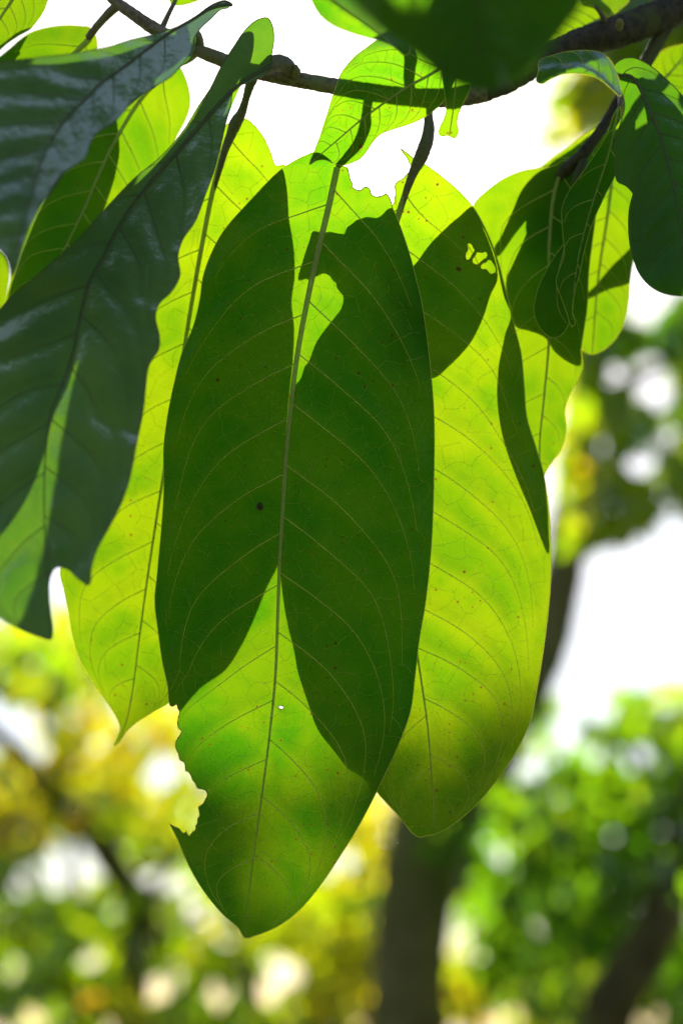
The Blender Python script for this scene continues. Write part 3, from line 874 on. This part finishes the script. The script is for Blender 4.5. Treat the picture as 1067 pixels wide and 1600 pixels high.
# curled narrow leaf
B14 = Blade([(966, 168), (952, 235), (925, 320), (906, 390), (897, 450), (893, 508)], .588, .586, seed=14, sl=.008, sr=.004, curl=.004)
leaf([(968, 165), (958, 180), (948, 210), (930, 240), (907, 273), (888, 300), (878, 325), (879, 360), (881, 400), (872, 425), (869, 442), (877, 465), (886, 490), (893, 510), (898, 506), (894, 485), (898, 455), (906, 425), (912, 395), (925, 350), (945, 305), (962, 270), (968, 220)],
     B14, M['under'], 'narrow curled leaf with raised veins at the right', res=5.5, nveins=5, vein_r=1.0, mid_r=2, margin_r=.5, pucker=.0012,
     petiole=[(968, 148, .612, 5), (970, 156, .602, 5), (968, 166, .592, 4)])
B14b = Blade([(884, 380), (872, 430), (872, 480), (888, 510)], .594, .592, seed=141, sl=.006, sr=.004, curl=.006)
leaf([(885, 378), (872, 392), (858, 414), (842, 446), (834, 482), (838, 502), (848, 517), (862, 527), (876, 524), (884, 514), (889, 503), (886, 480), (884, 440), (888, 405)], B14b, M['under'], 'rolled-back end of the narrow curled leaf', res=5.5, nveins=0, mid_r=1.0, margin_r=.5)
# dark leaf at the right edge with a folded arm
mid13 = [(962, 118), (985, 118), (1010, 160), (1040, 240), (1060, 330), (1070, 420)]
B13 = Blade(mid13, .556, .545, seed=13, sl=.006, sr=.003, curl=.002, wave=.002)
leaf([(956, 110), (966, 95), (985, 89), (1010, 98), (1040, 122), (1067, 150), (1120, 230), (1150, 340), (1130, 430), (1085, 460), (1040, 459), (1015, 446), (996, 422), (987, 385), (986, 335), (990, 305), (978, 290), (964, 282), (961, 250), (963, 215), (970, 190), (976, 165), (971, 142)], B13, M['deep'],
     'big dark green leaf at the right edge', res=7.5, nveins=8, vein_r=1.2, mid_r=2.6, pucker=-.0014, veins='vein_dark', vsign=-.4,
     petiole=[(985, 132, .612, 7), (975, 128, .590, 5), (962, 118, .560, 5)])
BS13 = Blade([(990, 110), (1060, 420)], 0, 0, zfun=behind(B13, .016))  # added leaf, out of sight, shading the dark leaf at the right edge
leaf(shade_edge([(1000, 120), (1030, 140), (1067, 180), (1110, 260), (1130, 360), (1110, 430), (1060, 452), (1025, 445), (1004, 420), (995, 385), (994, 335), (1003, 295), (1006, 250), (1012, 200)], B13, BS13), BS13, M['under'], None, res=14, nveins=6, margin=False)
B13b = Blade([(968, 148), (930, 112), (890, 100), (842, 108)], .540, .552, seed=132, sl=.01, sr=-.01, curl=.004)
leaf([(970, 150), (955, 138), (935, 122), (905, 114), (880, 115), (858, 124), (848, 130), (838, 126), (841, 110), (843, 94), (862, 86), (885, 80), (915, 78), (940, 82), (955, 96), (965, 118)], B13b, M['deep'], 'blurred arched leaf over the twig at the right', res=6, nveins=4, mid_r=2.2)
B18 = Blade([(1005, 150), (1040, 120), (1090, 60)], .640, .640, seed=18)
leaf([(1000, 160), (1010, 120), (1022, 92), (1040, 76), (1065, 69), (1110, 60), (1140, 110), (1110, 180), (1060, 200)], B18, M['thin'], 'lit leaf at the right edge under the thick branch', res=8, nveins=5, mid_r=3.2)
# small dead blemish on the main leaf
c = np.array([(406 + 5.2 * math.cos(a) * (1 + .15 * math.sin(3 * a)), 791 + 6.2 * math.sin(a)) for a in np.linspace(0, 6.283, 13)[:-1]])
zc = B1.z(c) - .0004
pw = to_world(c[:, 0], c[:, 1], zc); pc = to_world(406, 791, B1.z(np.array([[406, 791]]))[0] - .0012)
link('blemish', np.r_[pw, [pc]], [(i, (i + 1) % 12, 12) for i in range(12)], M['speck'], L1)

# ------------------------------------------------------------------ background trees
def bg_leaf_mat(name):
    m, t = new_mat(name)
    L = t.links.new
    at = N(t, 'ShaderNodeAttribute', attribute_name='hue')
    cr = N(t, 'ShaderNodeValToRGB')
    e = cr.color_ramp.elements
    e[0].position = 0; e[0].color = (.05, .15, .002, 1)
    e[1].position = 1; e[1].color = (.52, .28, .003, 1)
    for p, c in ((.35, (.14, .28, .002, 1)), (.6, (.28, .35, .002, 1)), (.82, (.47, .42, .003, 1))):
        x = e.new(p); x.color = c
    L(at.outputs['Fac'], cr.inputs[0])
    tr = N(t, 'ShaderNodeBsdfTranslucent'); L(cr.outputs[0], tr.inputs[0])
    dc = mix_col(t, .9, cr.outputs[0], (.012, .035, .002))
    di = N(t, 'ShaderNodeBsdfDiffuse'); L(dc, di.inputs[0])
    ad = N(t, 'ShaderNodeAddShader'); L(di.outputs[0], ad.inputs[0]); L(tr.outputs[0], ad.inputs[1])
    gl = N(t, 'ShaderNodeBsdfGlossy'); gl.inputs['Roughness'].default_value = .2
    fr = N(t, 'ShaderNodeFresnel'); fr.inputs[0].default_value = 1.45
    mx = N(t, 'ShaderNodeMixShader'); L(math_node(t, 'MULTIPLY', fr.outputs[0], .2), mx.inputs[0]); L(ad.outputs[0], mx.inputs[1]); L(gl.outputs[0], mx.inputs[2])
    out = N(t, 'ShaderNodeOutputMaterial'); L(mx.outputs[0], out.inputs[0])
    return m


M['bgleaf'] = bg_leaf_mat('tree_foliage')
# gaps between boughs for sky, one added to sun the main leaf's tip: x, y, radius
GAPS = [(985, 950, 118), (905, 1030, 70), (1060, 900, 110), (1010, 580, 38), (1048, 670, 24), (992, 715, 30), (1010, 465, 40), (955, 570, 14), (1030, 620, 12), (940, 690, 10), (1035, 750, 12), (960, 780, 10), (870, 1230, 10), (780, 1330, 12), (960, 1290, 8), (840, 1440, 10), (1000, 1400, 8), (700, 1450, 22), (60, 1160, 10), (190, 1330, 10), (330, 1330, 12), (20, 1500, 12), (460, 1500, 12), (180, 1080, 10), (1050, 800, 30), (885, 1130, 30), (990, 1175, 18), (1045, 1277, 16),
        (110, 1330, 38), (20, 1110, 30), (262, 1365, 14), (305, 1412, 12), (340, 1545, 24), (420, 1545, 22), (570, 392, 12), (140, 1492, 14), (55, 1580, 16), (110, 1585, 14), (235, 1525, 12), (250, 1200, 18), 
        (545, 1330, 22),  (30, 1370, 26), (920, 1170, 14), (300, 1270, 14), (830, 1185, 22), (940, 1090, 20), (965, 1500, 16), (1020, 1575, 22)]
# the open column through which the sun reaches the branch
def sun_open(px, py, z):
    k = .58 / z
    return (abs(px - (600 + (500 - 600) * k)) < 560 * k + 12) and (py > 140 - 190 * k - 10) and (py < 140 + (1180 - 140) * k)


def crown(name, parent, clumps, seed, origin, dens=2.2):
    """clumps: px, py, rx, ry, depth, depth spread, count, hue, leaf length (m)"""
    r = np.random.default_rng(seed)
    V, F, Hh = [], [], []
    for (cx, cy, rx, ry, z, dz, n, hue, ln) in clumps:
        if dz > .06:
            n = int(n * dens); ln = ln * .62
        k = 0; tries = 0
        while k < n and tries < n * 6:
            tries += 1
            a = r.uniform(0, 2 * math.pi); q = math.sqrt(r.uniform())
            x, y = cx + rx * q * math.cos(a), cy + ry * q * math.sin(a)
            zz = z + r.normal() * dz * .6
            if zz < 1.6 or any((x - gx) ** 2 + (y - gy) ** 2 < (gr + (120 if gr > 20 else 650) * ln / zz) ** 2 for gx, gy, gr in GAPS):
                continue
            if dz > .06 and sun_open(x, y, zz):
                continue
            p = to_world(x, y, zz)
            k += 1
            l = ln * r.uniform(.65, 1.25); w = l * r.uniform(.36, .5)
            d = np.array([r.normal() * .7, r.normal() * .7, -.5 - r.uniform()]); d /= np.linalg.norm(d)
            u = np.cross(d, np.array(sun_w) + .55 * r.normal(size=3)); u /= np.linalg.norm(u)
            nn = np.cross(d, u)
            b = len(V)
            V += [p, p + d * l * .3 + u * w * .5 - nn * w * .12, p + d * l * .65 + u * w * .42 - nn * w * .14, p + d * l, p + d * l * .65 - u * w * .42 - nn * w * .14, p + d * l * .3 - u * w * .5 - nn * w * .12, p + d * l * .5]
            F += [(b, b + 1, b + 6), (b + 1, b + 2, b + 6), (b + 2, b + 3, b + 6), (b + 3, b + 4, b + 6), (b + 4, b + 5, b + 6), (b + 5, b, b + 6)]
            Hh += [float(np.clip(hue + r.normal() * .11, 0, 1))] * 7
    o = link(name, V, F, M['bgleaf'], parent, origin=origin, smooth=False)
    at = o.data.attributes.new('hue', 'FLOAT', 'POINT'); at.data.foreach_set('value', Hh)
    return o


def tree(name, label, trunk, limbs, clumps, mat, seed, group=None, dens=2.2):
    """the trunk is carried down to the ground below its lowest measured point"""
    A = catmull(np.asarray(trunk, float), False, 14)
    P = to_world(A[:, 0], A[:, 1], A[:, 2]); R = A[:, 3] * A[:, 2] / FPX
    low = P[0]
    foot = np.array([low[0] - (P[3][0] - low[0]) * .5, low[1], -.05])
    n = 10
    ext = np.array([foot + (low - foot) * t for t in np.linspace(0, 1, n + 1)[:-1]])
    rex = R[0] * (1 + .5 * (1 - np.linspace(0, 1, n + 1)[:-1]) ** 3)
    P = np.r_[ext, P]; R = np.r_[rex, R]
    root = empty(name, foot)
    tag(root, label, 'tree', group)
    V, F = tube_geo(P, R, 14, .05, seed)
    link('trunk', V, F, mat, root, origin=foot)
    for i, l in enumerate(limbs):
        tube('limb', l, mat, root, sides=9, step=14, rough=.05, seed=seed + i)
    crown('crown', root, clumps, seed, low, dens)
    return root


G1, G2, G3, Y1, Y2 = .18, .33, .46, .64, .78
tree('background_tree', 'forked dark-trunked tree behind the largest leaf, trunk low in the middle', [(637, 1640, 3.4, 64), (638, 1540, 3.4, 61), (647, 1430, 3.4, 60), (664, 1330, 3.4, 64), (686, 1270, 3.4, 66), (715, 1215, 3.4, 44), (780, 1140, 3.4, 38), (842, 1040, 3.42, 36), (874, 920, 3.45, 34), (892, 800, 3.5, 32), (912, 660, 3.55, 30), (935, 520, 3.6, 24), (960, 420, 3.7, 20)],
     [[(680, 1265, 3.4, 46), (640, 1180, 3.4, 34), (600, 1050, 3.2, 24), (575, 850, 2.9, 14), (562, 620, 2.65, 8), (556, 480, 2.6, 4), (552, 390, 2.6, 2)], [(700, 1260, 3.4, 30), (750, 1240, 3.3, 26), (800, 1180, 3.2, 20)], [(905, 680, 3.55, 16), (980, 600, 3.4, 12), (1060, 560, 3.3, 8)], [(890, 790, 3.5, 14), (960, 770, 3.4, 10), (1050, 760, 3.3, 7)]],
     [(940, 520, 70, 60, 3.4, .4, 110, G2, .10), (930, 620, 50, 100, 3.5, .3, 80, .56, .10), (1000, 770, 110, 40, 3.5, .4, 120, G3, .10), (1010, 620, 90, 150, 4.4, .4, 140, .44, .11), (1040, 560, 90, 110, 3.3, .4, 90, G3, .10), (960, 640, 70, 80, 3.3, .4, 70, .56, .10), (1030, 720, 90, 80, 3.2, .4, 90, G3, .10), (930, 760, 50, 60, 3.2, .3, 60, Y1, .09), (960, 800, 80, 25, 3.2, .3, 50, Y1, .09), (900, 700, 40, 60, 3.3, .3, 30, Y1, .08), (940, 830, 60, 26, 3.3, .3, 40, G3, .09), (1050, 845, 40, 36, 3.3, .3, 34, G2, .09),
      (720, 1300, 60, 40, 3.2, .2, 25, G1, .09), (508, 394, 40, 36, 2.6, .05, 80, G2, .036), (575, 404, 48, 34, 2.6, .05, 150, G2, .036), (634, 378, 32, 32, 2.6, .05, 44, G2, .038), (560, 436, 80, 14, 2.6, .05, 16, G2, .036)], M['trunk_pale'], 21, 'trees behind the leaves')  # small-leaved clumps and first limb: hidden bough added to dapple the leaf tips
tree('background_tree', 'dense green tree at the lower right with a leaning dark trunk', [(925, 1650, 2.7, 46), (950, 1580, 2.7, 44), (990, 1510, 2.72, 40), (1030, 1440, 2.75, 36), (1055, 1370, 2.8, 32), (1075, 1290, 2.85, 28), (1100, 1190, 2.9, 22)],
     [[(1050, 1380, 2.8, 16), (990, 1300, 2.9, 12), (920, 1250, 3.0, 8)], [(1070, 1310, 2.85, 14), (1000, 1200, 3.0, 9), (960, 1140, 3.1, 6)]],
     [(1000, 1170, 110, 70, 3.2, .4, 190, G2, .10), (930, 1330, 190, 240, 4.2, .7, 420, G1, .10), (900, 1130, 90, 40, 3.6, .5, 60, G2, .09), (965, 1085, 50, 26, 3.4, .3, 40, G2, .09), (1050, 1080, 40, 30, 3.3, .3, 24, G3, .09), (870, 1060, 30, 50, 3.8, .3, 22, G2, .08), (900, 1260, 130, 80, 3.1, .4, 230, G2, .10), (1020, 1320, 90, 90, 3.0, .4, 200, G1, .10), (880, 1390, 130, 90, 3.1, .4, 260, G1, .10), (990, 1440, 90, 70, 3.2, .3, 110, G1, .10), (820, 1500, 90, 70, 3.2, .4, 110, G2, .10),
      (920, 1540, 110, 60, 3.2, .4, 110, G3, .10), (1050, 1570, 40, 50, 2.6, .3, 50, G2, .09), (840, 1270, 40, 50, 2.8, .2, 10, G3, .08), (1040, 1130, 50, 25, 3.2, .3, 40, G3, .10)], M['trunk'], 22, 'trees behind the leaves', 1.15)
tree('background_tree', 'yellow-leaved tree at the lower left with a crooked dark limb', [(205, 1660, 3.7, 30), (204, 1580, 3.7, 28), (212, 1500, 3.7, 27), (222, 1430, 3.7, 25), (195, 1380, 3.7, 23), (150, 1312, 3.7, 21), (105, 1262, 3.7, 19), (60, 1215, 3.7, 17), (10, 1160, 3.7, 14), (-40, 1120, 3.7, 12)],
     [[(222, 1430, 3.7, 14), (250, 1380, 3.7, 10), (300, 1290, 3.7, 7), (330, 1200, 3.7, 5)], [(212, 1500, 3.7, 10), (280, 1450, 3.7, 7), (350, 1400, 3.6, 4)]],
     [(60, 1030, 120, 60, 3.9, .4, 150, G3, .10), (80, 1010, 200, 70, 3.3, .4, 170, .56, .10), (220, 1160, 170, 70, 4.6, .4, 120, Y1, .10), (190, 1110, 150, 70, 3.9, .4, 150, Y2, .10), (130, 1190, 140, 50, 4.0, .4, 90, Y2, .10), (60, 1240, 90, 70, 3.8, .4, 120, Y2, .10), (230, 1270, 110, 80, 4.0, .4, 130, Y1, .10), (40, 1460, 90, 70, 3.7, .4, 130, G3, .10), (190, 1420, 120, 60, 3.9, .4, 120, G3, .10), (330, 1420, 100, 90, 4.0, .4, 150, Y1, .10),
      (80, 1550, 100, 50, 3.6, .4, 90, G3, .10), (290, 1520, 90, 60, 3.9, .4, 90, G3, .10), (180, 1565, 40, 30, 3.2, .2, 16, Y2, .10), (20, 1280, 30, 30, 3.4, .2, 14, .95, .10), (350, 1590, 120, 30, 3.8, .3, 60, G3, .10)], M['trunk'], 23, 'trees behind the leaves', 1.7)
tree('background_tree', 'slim straight tree below the tip of the largest leaf among yellow foliage', [(393, 1660, 4.6, 14), (394, 1560, 4.6, 13), (397, 1470, 4.6, 12), (402, 1350, 4.6, 11), (410, 1200, 4.65, 9), (420, 1050, 4.7, 7)],
     [[(400, 1390, 4.6, 6), (450, 1320, 4.6, 4), (520, 1250, 4.6, 3)], [(398, 1460, 4.6, 6), (480, 1420, 4.5, 4), (560, 1380, 4.4, 3)]],
     [(560, 1300, 60, 80, 4.4, .4, 90, Y2, .11), (500, 1450, 100, 70, 4.5, .4, 160, Y1, .11), (545, 1520, 60, 70, 4.4, .3, 110, Y2, .11), (470, 1570, 70, 40, 4.4, .3, 60, Y1, .11), (430, 1200, 90, 100, 4.6, .4, 60, Y1, .11)], M['trunk'], 24, 'trees behind the leaves')
tree('background_tree', 'small yellow-green sapling right of the forked dark trunk at the bottom', [(745, 1680, 4.2, 9), (744, 1600, 4.2, 8), (740, 1540, 4.2, 6), (742, 1470, 4.2, 4)],
     [[(742, 1570, 4.2, 5), (700, 1520, 4.2, 3)], [(741, 1550, 4.2, 5), (800, 1490, 4.2, 3)]],
     [(725, 1545, 55, 45, 4.1, .3, 90, Y2, .10), (880, 1530, 45, 45, 4.1, .3, 50, Y2, .10), (760, 1430, 50, 50, 4.3, .3, 40, G3, .10), (690, 1500, 40, 60, 4.2, .3, 40, Y1, .10), (850, 1585, 50, 25, 4.1, .3, 40, Y1, .10)], M['trunk'], 25, 'trees behind the leaves')
tree('background_tree', 'tree whose yellow-green foliage shows behind the thick branch at the upper right', [(1330, 1650, 2.4, 60), (1320, 1000, 2.4, 50), (1290, 500, 2.5, 44), (1240, 200, 2.6, 36), (1150, 60, 2.7, 24), (1060, 20, 2.75, 12)],
     [[(1240, 200, 2.6, 16), (1120, 140, 2.6, 10), (1000, 110, 2.6, 5)], [(1000, 110, 2.6, 5), (930, 165, 3.2, 4), (860, 200, 4.2, 3), (790, 225, 5.2, 2.4), (730, 262, 6.2, 2)], [(1290, 500, 2.5, 18), (1180, 420, 2.6, 10), (1080, 430, 2.7, 5)]],
     [(1000, 20, 130, 60, 2.6, .3, 190, G3, .10), (990, 130, 110, 60, 2.6, .3, 170, Y1, .10), (1090, 100, 60, 90, 2.6, .3, 90, G3, .10), (870, 205, 24, 24, 3.6, .3, 16, Y1, .07), (830, 190, 90, 60, 6.0, .5, 16, G3, .10), (900, 160, 50, 50, 4.5, .4, 16, G3, .09), (760, 250, 40, 30, 7.0, .5, 8, G2, .10), (600, 285, 40, 30, 9.0, .2, 6, G2, .12), (1060, 490, 60, 40, 2.8, .2, 40, G1, .09)], M['trunk'], 26, 'trees behind the leaves')
far = []
for i, (tx, ty, tz, lab) in enumerate([(110, 1420, 9.0, 'far tree seen between the yellow leaves at the lower left'), (480, 1440, 10.5, 'far tree behind the slim straight trunk at the bottom'), (820, 1420, 9.5, 'far tree between the two dark trunks at the lower right'), (1040, 1420, 8.5, 'far tree behind the leaning trunk at the right edge')]):
    rr = random.Random(40 + i)
    cl = []
    for k in range(12):
        cl.append((tx + rr.uniform(-170, 170), ty + rr.uniform(-190, 240), rr.uniform(50, 90), rr.uniform(40, 75), tz + rr.uniform(-.6, .6), .5, 110, rr.uniform(.02, .3) if tx > 600 else rr.uniform(.1, .55), .22))
    tree('far_tree', lab, [(tx, 1680, tz, 16), (tx + 5, 1560, tz, 14), (tx - 6, 1450, tz, 12), (tx + 4, 1340, tz, 9), (tx, 1230, tz, 5)],
         [[(tx, 1500, tz, 7), (tx - 60, 1400, tz, 5), (tx - 120, 1330, tz, 3)], [(tx, 1440, tz, 7), (tx + 70, 1360, tz, 5), (tx + 130, 1300, tz, 3)]], cl, M['trunk'], 60 + i, 'far trees')
for i, (tx, tz) in enumerate([(-560, 7.5), (1500, 8.5)]):
    rr = random.Random(80 + i)
    cl = [(tx + rr.uniform(-420, 420), 1150 + rr.uniform(-420, 380), rr.uniform(80, 140), rr.uniform(70, 120), tz + rr.uniform(-.8, .8), .6, 110, rr.uniform(.15, .7), .2) for k in range(26)]
    tree('far_tree', 'tree of the wood standing beyond the frame, ' + ('left' if tx < 0 else 'right') + ' side', [(tx, 1680, tz, 30), (tx + 5, 1500, tz, 26), (tx - 16, 1300, tz, 22), (tx + 10, 1100, tz, 16), (tx, 900, tz, 9)],
         [[(tx, 1400, tz, 12), (tx - 90, 1250, tz, 8), (tx - 180, 1120, tz, 4)], [(tx, 1300, tz, 12), (tx + 100, 1150, tz, 8), (tx + 200, 1050, tz, 4)]], cl, M['trunk'], 90 + i, 'trees beyond the frame')
# unseen bough of the forked tree, added behind the largest leaf: its dappled shade falls on the leaf tips
# ------------------------------------------------------------------ ground
m, t = new_mat('ground_litter')
tc = N(t, 'ShaderNodeTexCoord')
n1 = N(t, 'ShaderNodeTexNoise'); n1.inputs['Scale'].default_value = 1.2; n1.inputs['Detail'].default_value = 8
t.links.new(tc.outputs['Object'], n1.inputs['Vector'])
pr = N(t, 'ShaderNodeBsdfPrincipled'); pr.inputs['Roughness'].default_value = .9
t.links.new(mix_col(t, ramp(t, n1.outputs['Fac'], .4, .6), (.06, .05, .03), (.05, .085, .02)), pr.inputs['Base Color'])
o_ = N(t, 'ShaderNodeOutputMaterial'); t.links.new(pr.outputs[0], o_.inputs[0])
gv = []; gf = []
ng = 60
gs = np.sign(np.linspace(-1, 1, ng)) * np.abs(np.linspace(-1, 1, ng)) ** 2.5 * 600
gn = Noise2(99, 2.5)
for a in gs:
    for b in gs:
        gv.append((a, b, .04 * float(gn(a, b)) - .05))
for i in range(ng - 1):
    for j in range(ng - 1):
        gf.append((i * ng + j, (i + 1) * ng + j, (i + 1) * ng + j + 1, i * ng + j + 1))
g = link('ground', gv, gf, m, None, origin=(0, 0, 0))
tag(g, 'leaf-littered grassy ground under the trees', 'ground', kind='structure')
